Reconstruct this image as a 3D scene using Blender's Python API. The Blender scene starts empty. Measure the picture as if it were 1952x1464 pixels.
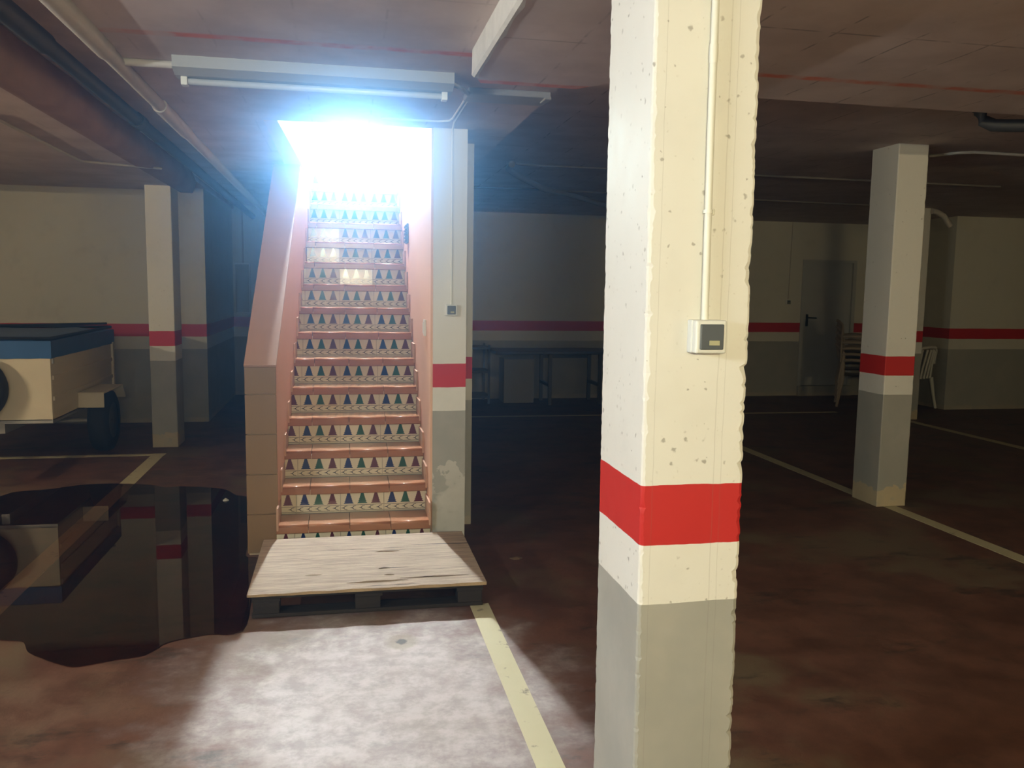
import bpy, bmesh, math, random
from mathutils import Vector, Matrix, noise

random.seed(7)
scene = bpy.context.scene
COL = scene.collection

# ------------------------------------------------------------------ camera
cam_d = bpy.data.cameras.new('camera')
cam_d.sensor_width = 36.0
cam_d.lens = 29.7526
cam_d.clip_start = 0.02
cam_d.clip_end = 200
cam = bpy.data.objects.new('camera', cam_d)
COL.objects.link(cam)
Rv = Vector((0.9805717, -0.1956101, 0.0146898))
Uv = Vector((0.0074148, 0.1117938, 0.9937038))
Fv = Vector((0.1960207, 0.9742889, -0.1110722))
cam.matrix_world = Matrix(((Rv.x, Uv.x, -Fv.x, 0.0), (Rv.y, Uv.y, -Fv.y, 0.0), (Rv.z, Uv.z, -Fv.z, 1.55), (0, 0, 0, 1)))
scene.camera = cam

# ------------------------------------------------------------------ world, glow volume, exposure, lamp strengths
scene.view_settings.view_transform = 'Standard'
scene.view_settings.look = 'None'
scene.view_settings.exposure = -0.05
scene.view_settings.gamma = 1.0
scene.view_settings.use_curve_mapping = False
W = bpy.data.worlds.new('world')
scene.world = W
W.use_nodes = True
wn = W.node_tree
wn.nodes['Background'].inputs['Color'].default_value = (0.5, 0.6, 0.8, 1)
wn.nodes['Background'].inputs['Strength'].default_value = 0.0
GLOW_HAZE = 0.038  # bluish volume added to stand in for lens glow round the stair light
if GLOW_HAZE > 0:
    vs = wn.nodes.new('ShaderNodeVolumeScatter')
    vs.inputs['Color'].default_value = (0.28, 0.55, 1.0, 1)
    vs.inputs['Density'].default_value = GLOW_HAZE
    vs.inputs['Anisotropy'].default_value = 0.93
    va = wn.nodes.new('ShaderNodeVolumeAbsorption')
    va.inputs['Color'].default_value = (0.62, 0.78, 1.0, 1)
    va.inputs['Density'].default_value = GLOW_HAZE
    ad = wn.nodes.new('ShaderNodeAddShader')
    wn.links.new(vs.outputs[0], ad.inputs[0]); wn.links.new(va.outputs[0], ad.inputs[1])
    wn.links.new(ad.outputs[0], wn.nodes['World Output'].inputs['Volume'])
STAIR_LAMP = 31000.0      # bare globe upstairs
DOOR_GLOW = 340.0          # added pane standing in for the unseen source at the stair head
FILL_RIGHT = 1150.0      # added warm fill tube far behind on the right
GARAGE_WARM = 1130.0       # warm tube behind the camera
FILL_FAR = 1100.0        # added warm fill tube over the parking bay on the left
FILL_LEFT = 980.0       # added whiter fill tube for the nearest column's left face
scene.cycles.sample_clamp_indirect = 6.0
scene.cycles.max_bounces = 7
scene.cycles.diffuse_bounces = 4
scene.cycles.volume_bounces = 0
scene.cycles.use_light_tree = False

# ------------------------------------------------------------------ node helpers
def rgba(c):
    return (c[0], c[1], c[2], 1.0)

class NT:
    def __init__(s, name):
        s.m = bpy.data.materials.new(name)
        s.m.use_nodes = True
        s.t = s.m.node_tree
        s.b = s.t.nodes['Principled BSDF']
        s.out = s.t.nodes['Material Output']
    def n(s, typ, **kw):
        d = s.t.nodes.new(typ)
        for k, v in kw.items():
            setattr(d, k, v)
        return d
    def l(s, a, b):
        s.t.links.new(a, b)
    def val(s, sock, v):
        if isinstance(v, (int, float)):
            sock.default_value = v
        elif isinstance(v, (tuple, list)):
            sock.default_value = rgba(v) if len(sock.default_value) == 4 else v
        else:
            s.l(v, sock)
    def math(s, op, a, b=0.0, c=0.0, clamp=False):
        d = s.n('ShaderNodeMath', operation=op)
        d.use_clamp = clamp
        s.val(d.inputs[0], a); s.val(d.inputs[1], b); s.val(d.inputs[2], c)
        return d.outputs[0]
    def mix(s, f, a, b):
        d = s.n('ShaderNodeMix', data_type='RGBA')
        s.val(d.inputs[0], f); s.val(d.inputs[6], a); s.val(d.inputs[7], b)
        return d.outputs[2]
    def pos(s):
        g = s.n('ShaderNodeNewGeometry')
        return g.outputs['Position']
    def obj(s):
        return s.n('ShaderNodeTexCoord').outputs['Object']
    def xyz(s, v):
        d = s.n('ShaderNodeSeparateXYZ'); s.l(v, d.inputs[0])
        return d.outputs
    def scale(s, v, sc):
        d = s.n('ShaderNodeMapping'); s.l(v, d.inputs[0]); d.inputs['Scale'].default_value = sc
        return d.outputs[0]
    def noise(s, v, sc, detail=4, rough=0.55):
        d = s.n('ShaderNodeTexNoise'); s.l(v, d.inputs['Vector'])
        d.inputs['Scale'].default_value = sc; d.inputs['Detail'].default_value = detail
        d.inputs['Roughness'].default_value = rough
        return d.outputs[0]
    def ramp(s, f, lo, hi, a=0.0, b=1.0):
        d = s.n('ShaderNodeMapRange'); d.interpolation_type = 'SMOOTHSTEP'
        s.val(d.inputs[0], f); d.inputs[1].default_value = lo; d.inputs[2].default_value = hi
        d.inputs[3].default_value = a; d.inputs[4].default_value = b
        return d.outputs[0]
    def spots(s, v, sc, size):
        d = s.n('ShaderNodeTexVoronoi'); s.l(v, d.inputs['Vector']); d.inputs['Scale'].default_value = sc
        rnd = s.n('ShaderNodeSeparateColor'); s.l(d.outputs['Color'], rnd.inputs[0])
        keep = s.math('MULTIPLY', s.math('GREATER_THAN', rnd.outputs[0], 0.58), rnd.outputs[1])
        grow = s.math('DIVIDE', d.outputs['Distance'], s.math('ADD', rnd.outputs[2], 0.35))
        near = s.ramp(grow, size, size * 0.4, 0.0, 1.0)
        return s.math('MULTIPLY', keep, near)
    def bump(s, h, strength=0.3, dist=0.01):
        d = s.n('ShaderNodeBump'); s.l(h, d.inputs['Height'])
        d.inputs['Strength'].default_value = strength; d.inputs['Distance'].default_value = dist
        s.l(d.outputs[0], s.b.inputs['Normal'])
    def done(s, col, rough=0.6, spec=0.5, metal=0.0):
        s.val(s.b.inputs['Base Color'], col); s.val(s.b.inputs['Roughness'], rough)
        s.b.inputs['Specular IOR Level'].default_value = spec
        s.b.inputs['Metallic'].default_value = metal
        return s.m

def plain(name, col, rough=0.6, var=0.12, sc=12.0, spec=0.5, metal=0.0, bump=0.0):
    t = NT(name)
    v = t.obj()
    nz = t.noise(v, sc)
    c = t.mix(nz, tuple(k * (1 - var) for k in col), tuple(min(1, k * (1 + var)) for k in col))
    if bump:
        t.bump(nz, bump, 0.01)
    return t.done(c, rough, spec, metal)

WHITE = (0.76, 0.74, 0.67)
RED = (0.52, 0.022, 0.018)
GREY = (0.34, 0.335, 0.295)
FLOOR_A, FLOOR_B, FLOOR_C = (0.088, 0.036, 0.021), (0.165, 0.075, 0.047), (0.145, 0.102, 0.058)
CEIL_A, CEIL_B = (0.52, 0.43, 0.395), (0.64, 0.54, 0.50)

def banded(name, base_stain=0.0, spot=True, stain_col=(0.55, 0.5, 0.40), white=WHITE, wear=0.25):
    t = NT(name)
    p = t.pos()
    z = t.xyz(p)[2]
    n1 = t.noise(p, 4.5, 4, 0.65)
    wob = t.math('MULTIPLY', t.math('SUBTRACT', n1, 0.5), 0.012)
    zz = t.math('ADD', z, wob)
    wh = t.mix(t.ramp(n1, 0.5, 0.8, 0, wear), white, tuple(k * 0.72 for k in white))
    gr = t.mix(t.ramp(n1, 0.35, 0.75), GREY, (0.40, 0.385, 0.335))
    if spot:
        vv = t.n('ShaderNodeVectorMath', operation='SCALE'); vv.inputs['Scale'].default_value = 0.012
        cn = t.n('ShaderNodeTexNoise'); t.l(p, cn.inputs['Vector']); cn.inputs['Scale'].default_value = 90; cn.inputs['Detail'].default_value = 1
        t.l(cn.outputs['Color'], vv.inputs[0])
        va_ = t.n('ShaderNodeVectorMath', operation='ADD'); t.l(p, va_.inputs[0]); t.l(vv.outputs[0], va_.inputs[1])
        pj = va_.outputs[0]
        sp = t.spots(pj, 40, 0.22)
        wh = t.mix(t.math('MULTIPLY', sp, 0.8), wh, (0.26, 0.23, 0.18))
        sm = t.spots(pj, 95, 0.22)
        wh = t.mix(t.math('MULTIPLY', sm, 0.35), wh, (0.40, 0.36, 0.28))
    c = t.mix(t.math('LESS_THAN', zz, 1.11), wh, RED)
    c = t.mix(t.math('LESS_THAN', zz, 0.97), c, wh)
    c = t.mix(t.math('LESS_THAN', zz, 0.83), c, gr)
    if base_stain > 0:
        n2 = t.noise(p, 8, 4)
        h = t.math('ADD', t.math('MULTIPLY', t.math('SUBTRACT', n2, 0.5), base_stain * 1.8), base_stain)
        f = t.math('LESS_THAN', z, h)
        sc = t.mix(n1, stain_col, tuple(k * 0.6 for k in stain_col))
        c = t.mix(t.math('MULTIPLY', f, t.ramp(n2, 0.25, 0.5)), c, sc)
    if spot:
        x = t.xyz(p)[0]
        for xr_, w_ in ((0.838, 0.0022), (0.856, 0.0016), (0.690, 0.0016)):
            xx = t.math('ADD', x, t.math('MULTIPLY', t.math('SUBTRACT', n1, 0.5), 0.010))
            rg = t.ramp(t.math('ABSOLUTE', t.math('SUBTRACT', xx, xr_)), w_, 0.0)
            c = t.mix(t.math('MULTIPLY', rg, 0.22), c, (0.20, 0.17, 0.12))
        t.bump(t.noise(p, 6, 2), 0.22, 0.02)
    return t.done(c, 0.55, 0.35)

def floor_material():
    t = NT('painted_concrete_floor')
    p = t.pos()
    big = t.noise(p, 1.0, 5, 0.62)
    mid = t.noise(p, 3.6, 5, 0.68)
    c = t.mix(t.ramp(mid, 0.3, 0.72), FLOOR_A, FLOOR_B)
    c = t.mix(t.ramp(big, 0.50, 0.64), c, FLOOR_C)
    st_ = t.noise(t.scale(p, (1.1, 2.4, 1)), 1.4, 8, 0.74)
    c = t.mix(t.ramp(st_, 0.54, 0.66, 0, 0.85), c, (0.040, 0.024, 0.016))
    x, y, _ = t.xyz(p)
    # grey wear, lightened further to brighten the pool of stair light
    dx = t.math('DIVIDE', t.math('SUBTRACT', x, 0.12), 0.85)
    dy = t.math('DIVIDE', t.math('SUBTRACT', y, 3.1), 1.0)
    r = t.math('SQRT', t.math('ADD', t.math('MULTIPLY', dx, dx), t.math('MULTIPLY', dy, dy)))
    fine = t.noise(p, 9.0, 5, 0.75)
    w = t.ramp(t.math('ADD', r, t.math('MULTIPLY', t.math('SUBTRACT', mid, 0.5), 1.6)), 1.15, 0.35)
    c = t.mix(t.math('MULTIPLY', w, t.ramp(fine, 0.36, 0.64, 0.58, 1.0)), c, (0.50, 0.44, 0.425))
    # pale dried rim around the puddle
    px = t.math('DIVIDE', t.math('ADD', x, 1.25), 1.45)
    py = t.math('DIVIDE', t.math('SUBTRACT', y, 5.2), 1.95)
    rr = t.math('SQRT', t.math('ADD', t.math('MULTIPLY', px, px), t.math('MULTIPLY', py, py)))
    rim = t.math('MULTIPLY', t.ramp(rr, 0.8, 0.98), t.ramp(rr, 1.22, 1.0))
    c = t.mix(t.math('MULTIPLY', rim, t.ramp(mid, 0.4, 0.65, 0.0, 0.4)), c, (0.20, 0.15, 0.10))
    # oil drip and its yellowish halo
    ex = t.math('SUBTRACT', x, 0.245); ey = t.math('MULTIPLY', t.math('SUBTRACT', y, 3.60), 0.8)
    er = t.math('ADD', t.math('SQRT', t.math('ADD', t.math('MULTIPLY', ex, ex), t.math('MULTIPLY', ey, ey))), t.math('MULTIPLY', t.math('SUBTRACT', fine, 0.5), 0.06))
    c = t.mix(t.ramp(er, 0.085, 0.05, 0, 0.5), c, (0.24, 0.19, 0.10))
    c = t.mix(t.ramp(er, 0.028, 0.012, 0, 0.85), c, (0.05, 0.04, 0.025))
    t.bump(fine, 0.25, 0.012)
    ro = t.ramp(big, 0.3, 0.75, 0.50, 0.72)
    return t.done(c, ro, 0.45)

def ceiling_material():
    t = NT('board_marked_concrete_ceiling')
    p = t.pos()
    x, y, z = t.xyz(p)
    nz = t.noise(p, 3.0, 4, 0.6)
    c = t.mix(t.ramp(nz, 0.3, 0.7), CEIL_A, CEIL_B)
    # joints between the shuttering boards
    wx = t.math('ADD', x, t.math('MULTIPLY', t.math('SUBTRACT', nz, 0.5), 0.02))
    fx = t.math('ABSOLUTE', t.math('SUBTRACT', t.math('FRACT', t.math('DIVIDE', wx, 0.31)), 0.5))
    jx = t.ramp(fx, 0.020, 0.008)
    fy = t.math('ABSOLUTE', t.math('SUBTRACT', t.math('FRACT', t.math('DIVIDE', t.math('ADD', y, 0.12), 1.17)), 0.5))
    jy = t.ramp(fy, 0.007, 0.003)
    n2 = t.noise(p, 7.0, 3)
    jj = t.math('MULTIPLY', t.math('MAXIMUM', jx, jy), t.ramp(x, 0.3, 1.3, 0.25, 1.0))
    c = t.mix(t.math('MULTIPLY', t.math('MULTIPLY', jj, t.ramp(n2, 0.45, 0.6)), 0.6), c, (0.10, 0.08, 0.07))
    c = t.mix(t.math('MULTIPLY', jj, t.ramp(n2, 0.46, 0.36, 0, 0.5)), c, (0.62, 0.54, 0.48))
    # orange chalk line snapped across the slab
    ly = t.math('ABSOLUTE', t.math('SUBTRACT', y, t.math('ADD', 3.39, t.math('MULTIPLY', nz, 0.03))))
    ln = t.math('MULTIPLY', t.ramp(ly, 0.042, 0.014), t.ramp(n2, 0.32, 0.62, 0.15, 0.9))
    c = t.mix(ln, c, (0.62, 0.15, 0.05))
    return t.done(c, 0.8, 0.3)

def emit(name, col, strength):
    t = NT(name)
    e = t.n('ShaderNodeEmission')
    e.inputs[0].default_value = rgba(col); e.inputs[1].default_value = strength
    t.l(e.outputs[0], t.out.inputs['Surface'])
    return t.m

def water_material():
    t = NT('puddle_water')
    tr = t.n('ShaderNodeBsdfTransparent'); tr.inputs[0].default_value = (0.74, 0.55, 0.46, 1)
    gl = t.n('ShaderNodeBsdfGlossy'); gl.inputs['Roughness'].default_value = 0.0
    gl.inputs[0].default_value = (1, 1, 1, 1)
    fr = t.n('ShaderNodeFresnel'); fr.inputs['IOR'].default_value = 1.31
    mx = t.n('ShaderNodeMixShader')
    t.l(fr.outputs[0], mx.inputs[0]); t.l(tr.outputs[0], mx.inputs[1]); t.l(gl.outputs[0], mx.inputs[2])
    t.l(mx.outputs[0], t.out.inputs['Surface'])
    return t.m

def plywood_material():
    t = NT('weathered_plywood')
    p = t.pos()
    g = t.noise(t.scale(p, (1.6, 26, 1)), 3.0, 7, 0.7)
    s = t.noise(t.scale(p, (1, 14, 1)), 2.2, 5, 0.6)
    c = t.mix(t.ramp(g, 0.3, 0.72), (0.27, 0.20, 0.135), (0.50, 0.405, 0.31))
    crack = t.ramp(s, 0.62, 0.69)
    c = t.mix(t.math('MULTIPLY', crack, 0.9), c, (0.10, 0.07, 0.045))
    t.bump(t.math('SUBTRACT', g, t.math('MULTIPLY', crack, 1.5)), 0.5, 0.01)
    return t.done(c, 0.7, 0.3)

def wood_material(name, a, b):
    t = NT(name)
    p = t.pos()
    g = t.noise(t.scale(p, (2, 20, 20)), 2.5, 6, 0.65)
    t.bump(g, 0.4, 0.01)
    return t.done(t.mix(g, a, b), 0.85, 0.2)

def terracotta():
    t = NT('glazed_terracotta')
    p = t.pos()
    nz = t.noise(p, 5, 5)
    c = t.mix(nz, (0.29, 0.120, 0.055), (0.39, 0.175, 0.085))
    return t.done(c, 0.22, 0.6)

def line_material():
    t = NT('worn_yellow_line_paint')
    p = t.pos()
    w = t.ramp(t.noise(p, 9, 6, 0.7), 0.58, 0.66)
    c = t.mix(t.noise(p, 4, 4), (0.50, 0.45, 0.27), (0.60, 0.55, 0.36))
    c = t.mix(w, c, (0.26, 0.21, 0.13))
    return t.done(c, 0.6, 0.3)

M = {}
M['near'] = banded('column_paint', 0.0)
M['col2'] = banded('column_paint_salt_stained', 0.13, stain_col=(0.62, 0.52, 0.33))
M['stairpil'] = banded('pillar_paint_cement_patched', 0.46, spot=False, stain_col=(0.66, 0.64, 0.56))
M['wall'] = banded('wall_paint', 0.05, spot=False, white=(0.66, 0.64, 0.55), wear=0.5)
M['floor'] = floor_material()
M['ceil'] = ceiling_material()
M['redslab'] = plain('red_stained_concrete', (0.36, 0.235, 0.195), 0.85, 0.35, 3.0)
M['rough'] = plain('rough_cement', (0.30, 0.26, 0.23), 0.9, 0.35, 22.0, bump=0.8)
M['paleedge'] = plain('chipped_pale_edge', (0.62, 0.60, 0.55), 0.8, 0.2, 16.0, bump=0.6)
M['orange'] = plain('peach_wall_paint', (0.70, 0.435, 0.29), 0.6, 0.06, 5.0)
M['capdark'] = plain('bare_slab_soffit', (0.27, 0.20, 0.17), 0.8, 0.2, 6.0, bump=0.4)
M['terra'] = terracotta()
M['skirt'] = plain('skirting_tile_glaze', (0.50, 0.30, 0.20), 0.35, 0.15, 9.0)
M['buff'] = plain('shaded_buff_tile', (0.215, 0.125, 0.052), 0.5, 0.10, 6.0)  # parapet front tile, darkened for the weaker light it gets
M['buffslope'] = plain('lit_peach_tile', (0.46, 0.285, 0.195), 0.5, 0.10, 6.0)  # parapet slope tile, lightened as the better lit side
M['grout'] = plain('pale_grout', (0.50, 0.40, 0.27), 0.8, 0.1)
M['cream'] = plain('cream_tile_glaze', (0.74, 0.66, 0.49), 0.17, 0.05, 8.0, spec=0.35)
M['blue'] = plain('blue_tile_glaze', (0.012, 0.022, 0.10), 0.14, 0.15)
M['green'] = plain('green_tile_glaze', (0.018, 0.085, 0.040), 0.14, 0.15)
M['wine'] = plain('wine_tile_glaze', (0.115, 0.020, 0.022), 0.14, 0.15)
M['umber'] = plain('umber_tile_line', (0.085, 0.048, 0.022), 0.14, 0.15)
M['pvc'] = plain('cream_pvc', (0.74, 0.72, 0.62), 0.4, 0.05)
M['pvcgrey'] = plain('grey_pvc', (0.50, 0.46, 0.40), 0.5, 0.15)
M['pvcdim'] = plain('dark_brown_conduit', (0.20, 0.175, 0.155), 0.7, 0.2)  # darker brown than the other conduits
M['pvcdark'] = plain('dark_grey_pipe', (0.035, 0.038, 0.045), 0.55, 0.3)
M['box'] = plain('white_switch_plastic', (0.74, 0.74, 0.68), 0.4, 0.04)
M['dark'] = plain('dark_grey_rocker', (0.075, 0.085, 0.09), 0.35, 0.06)
M['lens'] = plain('neon_lens', (0.42, 0.40, 0.24), 0.25, 0.1)
M['ply'] = plywood_material()
M['plyedge'] = wood_material('plywood_edge', (0.32, 0.22, 0.12), (0.50, 0.37, 0.22))
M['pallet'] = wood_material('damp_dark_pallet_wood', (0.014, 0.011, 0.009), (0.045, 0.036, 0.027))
M['line'] = line_material()
M['trailer'] = plain('cream_trailer_panel', (0.66, 0.58, 0.43), 0.5, 0.10, 4.0)
M['tarp'] = plain('blue_tarpaulin', (0.020, 0.095, 0.26), 0.42, 0.35, 3.0)
M['rubber'] = plain('black_rubber', (0.012, 0.012, 0.013), 0.75, 0.3)
M['rim'] = plain('dull_wheel_rim', (0.10, 0.095, 0.09), 0.6, 0.2)
M['steel'] = plain('galvanised_steel', (0.42, 0.41, 0.38), 0.45, 0.1, metal=0.6)
M['door'] = plain('grey_door_paint', (0.46, 0.47, 0.45), 0.5, 0.05)
M['plastic'] = plain('white_garden_plastic', (0.70, 0.70, 0.66), 0.4, 0.04)
M['cane'] = plain('tan_garden_plastic', (0.33, 0.26, 0.18), 0.5, 0.1)
M['tabletop'] = plain('dark_table_laminate', (0.035, 0.035, 0.038), 0.4, 0.2)
M['card'] = plain('grey_cardboard', (0.30, 0.29, 0.25), 0.8, 0.1)
M['lumbody'] = plain('luminaire_enamel', (0.36, 0.36, 0.35), 0.45, 0.05)
M['tubeoff'] = plain('unlit_tube_glass', (0.46, 0.46, 0.45), 0.2, 0.03)
M['warm'] = emit('warm_lit_tube', (0.96, 0.90, 0.60), GARAGE_WARM)
M['fillright'] = emit('warm_fill_tube_right', (1.0, 0.86, 0.58), FILL_RIGHT)
M['fillleft'] = emit('white_fill_tube', (0.82, 0.92, 1.0), FILL_LEFT)
M['fillfar'] = emit('soft_warm_fill_tube', (1.0, 0.86, 0.62), FILL_FAR)
M['globe'] = emit('stair_globe_light', (0.80, 0.90, 1.0), STAIR_LAMP)
M['glowpane'] = emit('stair_glow_pane', (0.66, 0.90, 1.0), DOOR_GLOW)
M['water'] = water_material()
M['white_wall'] = plain('white_upstairs_paint', (0.80, 0.80, 0.78), 0.6, 0.03)

# ------------------------------------------------------------------ mesh helpers
WLOC = {}

class MB:
    """collects faces (with material slots) in world coordinates"""
    def __init__(s):
        s.v = []; s.f = []; s.mi = []; s.sm = []
    def add(s, verts, faces, mi=0, smooth=False):
        o = len(s.v)
        s.v += [tuple(v) for v in verts]
        for f in faces:
            s.f.append(tuple(i + o for i in f)); s.mi.append(mi); s.sm.append(smooth)
    def box(s, x0, x1, y0, y1, z0, z1, mi=0):
        v = [(x0, y0, z0), (x1, y0, z0), (x1, y1, z0), (x0, y1, z0), (x0, y0, z1), (x1, y0, z1), (x1, y1, z1), (x0, y1, z1)]
        s.add(v, [(0, 3, 2, 1), (4, 5, 6, 7), (0, 1, 5, 4), (1, 2, 6, 5), (2, 3, 7, 6), (3, 0, 4, 7)], mi)
    def bbox(s, x0, x1, y0, y1, z0, z1, b=0.004, seg=2, mi=0):
        bm = bmesh.new()
        r = bmesh.ops.create_cube(bm, size=1.0)
        for v in bm.verts:
            v.co = Vector(((x0 + x1) / 2 + v.co.x * (x1 - x0), (y0 + y1) / 2 + v.co.y * (y1 - y0), (z0 + z1) / 2 + v.co.z * (z1 - z0)))
        bmesh.ops.bevel(bm, geom=list(bm.edges), offset=b, segments=seg, profile=0.5, affect='EDGES')
        bm.verts.ensure_lookup_table()
        s.add([v.co for v in bm.verts], [[v.index for v in f.verts] for f in bm.faces], mi)
        bm.free()
    def tube(s, pts, r, n=12, mi=0, cap=True, smooth=True):
        pts = [Vector(p) for p in pts]
        rad = r if isinstance(r, (list, tuple)) else [r] * len(pts)
        ring = []
        up = Vector((0, 0, 1))
        for i, p in enumerate(pts):
            if i == 0: t = pts[1] - p
            elif i == len(pts) - 1: t = p - pts[i - 1]
            else: t = (pts[i + 1] - p).normalized() + (p - pts[i - 1]).normalized()
            if t.length < 1e-9: t = Vector((0, 0, 1))
            t.normalize()
            a = t.cross(up if abs(t.z) < 0.95 else Vector((0, 1, 0))).normalized()
            b = t.cross(a).normalized()
            ring.append([p + (a * math.cos(2 * math.pi * k / n) + b * math.sin(2 * math.pi * k / n)) * rad[i] for k in range(n)])
        V = [v for q in ring for v in q]
        Fc = []
        for i in range(len(pts) - 1):
            for k in range(n):
                Fc.append((i * n + k, i * n + (k + 1) % n, (i + 1) * n + (k + 1) % n, (i + 1) * n + k))
        s.add(V, Fc, mi, smooth)
        if cap:
            s.add(ring[0], [tuple(range(n))[::-1]], mi)
            s.add(ring[-1], [tuple(range(n))], mi)
    def prism_yz(s, poly, x0, x1, mi=0):
        n = len(poly)
        V = [(x0, y, z) for y, z in poly] + [(x1, y, z) for y, z in poly]
        Fc = [tuple(range(n)), tuple(range(2 * n - 1, n - 1, -1))]
        for i in range(n):
            j = (i + 1) % n
            Fc.append((i, i + n, j + n, j))
        s.add(V, Fc, mi)
    def prism_xy(s, poly, z0, z1, mi=0):
        n = len(poly)
        V = [(x, y, z0) for x, y in poly] + [(x, y, z1) for x, y in poly]
        Fc = [tuple(range(n))[::-1], tuple(range(n, 2 * n))]
        for i in range(n):
            j = (i + 1) % n
            Fc.append((i, j, j + n, i + n))
        s.add(V, Fc, mi)
    def build(s, name, mats, parent=None, base=None):
        me = bpy.data.meshes.new(name)
        xs = [v[0] for v in s.v]; ys = [v[1] for v in s.v]; zs = [v[2] for v in s.v]
        o0 = Vector(base) if base is not None else Vector(((min(xs) + max(xs)) / 2, (min(ys) + max(ys)) / 2, min(zs)))
        me.from_pydata([tuple(Vector(v) - o0) for v in s.v], [], s.f)
        if not isinstance(mats, (list, tuple)): mats = [mats]
        for m in mats:
            me.materials.append(M[m] if isinstance(m, str) else m)
        me.polygons.foreach_set('material_index', s.mi)
        me.polygons.foreach_set('use_smooth', s.sm)
        me.update()
        bm = bmesh.new(); bm.from_mesh(me)
        bmesh.ops.recalc_face_normals(bm, faces=bm.faces)
        bm.to_mesh(me); bm.free()
        o = bpy.data.objects.new(name, me)
        COL.objects.link(o)
        if parent is not None:
            o.parent = parent
            o.location = o0 - WLOC[parent.name]
        else:
            o.location = o0
        WLOC[o.name] = o0
        return o

def tag(o, label=None, cat=None, group=None, kind=None):
    if label: o['label'] = label
    if cat: o['category'] = cat
    if group: o['group'] = group
    if kind: o['kind'] = kind
    return o

def thing(name, loc, label, cat, group=None):
    o = bpy.data.objects.new(name, None)
    o.empty_display_size = 0.1
    COL.objects.link(o)
    o.location = loc
    WLOC[o.name] = Vector(loc)
    return tag(o, label, cat, group)

def part_copy(src, parent, off):
    c = src.copy(); COL.objects.link(c); c.parent = parent
    c.location = Vector(off)
    return c

def bx(name, dims, mat, parent=None, b=0.0):
    m = MB()
    if b: m.bbox(*dims, b=b)
    else: m.box(*dims)
    return m.build(name, mat, parent)

def struct(o):
    return tag(o, kind='structure')

# ------------------------------------------------------------------ floor, walls, ceiling
XL, XR, YN = -7.5, 11.5, -7.0
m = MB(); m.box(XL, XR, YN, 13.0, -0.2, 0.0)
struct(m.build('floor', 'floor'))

struct(bx('wall_left', (XL - 0.2, XL, YN, 13.0, 0, 2.95), 'wall'))
struct(bx('wall_right', (XR, XR + 0.2, YN, 13.0, 0, 2.95), 'wall'))
struct(bx('wall_front', (XL, XR, YN - 0.2, YN, 0, 2.95), 'wall'))
struct(bx('wall_back_left', (XL, -1.50, 10.04, 12.7, 0, 2.95), 'wall'))
struct(bx('wall_back_recess', (-1.50, 1.2, 12.5, 12.7, 0, 2.95), 'wall'))
mw = MB()
mw.box(1.2, 6.80, 11.75, 12.6, 0, 2.95); mw.box(7.70, 8.07, 11.75, 12.6, 0, 2.95)
mw.box(6.80, 7.70, 11.75, 12.6, 2.06, 2.95); mw.box(6.80, 7.70, 11.86, 12.6, 0, 2.06)
struct(mw.build('wall_back', 'wall'))
struct(bx('wall_back_right', (8.07, XR, 10.1, 12.6, 0, 2.95), 'wall'))

LOWZ, HIZ, TOPZ = 2.46, 2.61, 2.95
mc = MB()
def slab(x0, x1, y0, y1, z): mc.box(x0, x1, y0, y1, z, TOPZ)
slab(-0.95, XR, YN, 3.80, LOWZ)
slab(XL, -1.47, YN, 8.9, LOWZ)
slab(-1.47, -0.95, YN, 13.0, 2.66)
slab(-0.95, -0.42, 3.80, 7.20, LOWZ)
slab(-0.42, 0.66, 3.80, 4.98, LOWZ)
slab(0.66, 0.97, 3.80, 7.20, LOWZ)
slab(0.97, XR, 3.80, 13.0, HIZ)
slab(0.66, 0.97, 7.20, 13.0, HIZ)
slab(-0.95, -0.42, 7.20, 13.0, HIZ)
slab(-0.42, 0.66, 9.5, 13.0, HIZ)
slab(XL, -1.47, 8.9, 13.0, HIZ)
ceil = struct(mc.build('ceiling', 'ceil'))
# rusty red face of the left slab edge, uneven along its length
mr = MB()
N = 60
V = []; Fc = []
for i in range(N + 1):
    y = -2 + (8.95 + 2) * i / N
    w = 0.045 * noise.noise(Vector((y * 0.9, 3.1, 0))) + 0.02 * noise.noise(Vector((y * 4, 1.1, 0)))
    V += [(-1.55, y, LOWZ - 0.012), (-1.44 + w, y, LOWZ - 0.012 + 0.01 * noise.noise(Vector((y * 3, 0, 5)))), (-1.40 + w * 0.6, y, LOWZ + 0.09), (-1.44 + w * 0.4, y, 2.655)]
for i in range(N):
    for k in range(3):
        Fc.append((i * 4 + k, i * 4 + k + 1, i * 4 + 5 + k, i * 4 + 4 + k))
mr.add(V, Fc, 0, True)
struct(mr.build('trim_1', 'redslab'))

# dropped head above the near column
mk = MB()
zc, x0, x1, y0, y1 = 2.362, 0.50, 1.04, -0.6, 3.43
mk.prism_xy([(x0, y0), (x1, y0), (x1, y1 - 0.13), (x1 - 0.10, y1), (x0 + 0.045, y1), (x0, y1 - 0.12)], zc, LOWZ + 0.02)
# ragged edge, paler along the left face
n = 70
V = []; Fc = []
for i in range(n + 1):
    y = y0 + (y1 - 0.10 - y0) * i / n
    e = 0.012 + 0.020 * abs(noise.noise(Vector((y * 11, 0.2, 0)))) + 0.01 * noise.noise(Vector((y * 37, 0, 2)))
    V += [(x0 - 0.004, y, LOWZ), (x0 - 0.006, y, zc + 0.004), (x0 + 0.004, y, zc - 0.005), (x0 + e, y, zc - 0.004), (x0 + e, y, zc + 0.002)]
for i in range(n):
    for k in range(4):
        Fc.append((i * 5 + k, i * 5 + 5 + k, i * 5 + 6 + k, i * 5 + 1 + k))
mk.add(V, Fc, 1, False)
struct(mk.build('trim_2', ['ceil', 'paleedge']))

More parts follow.
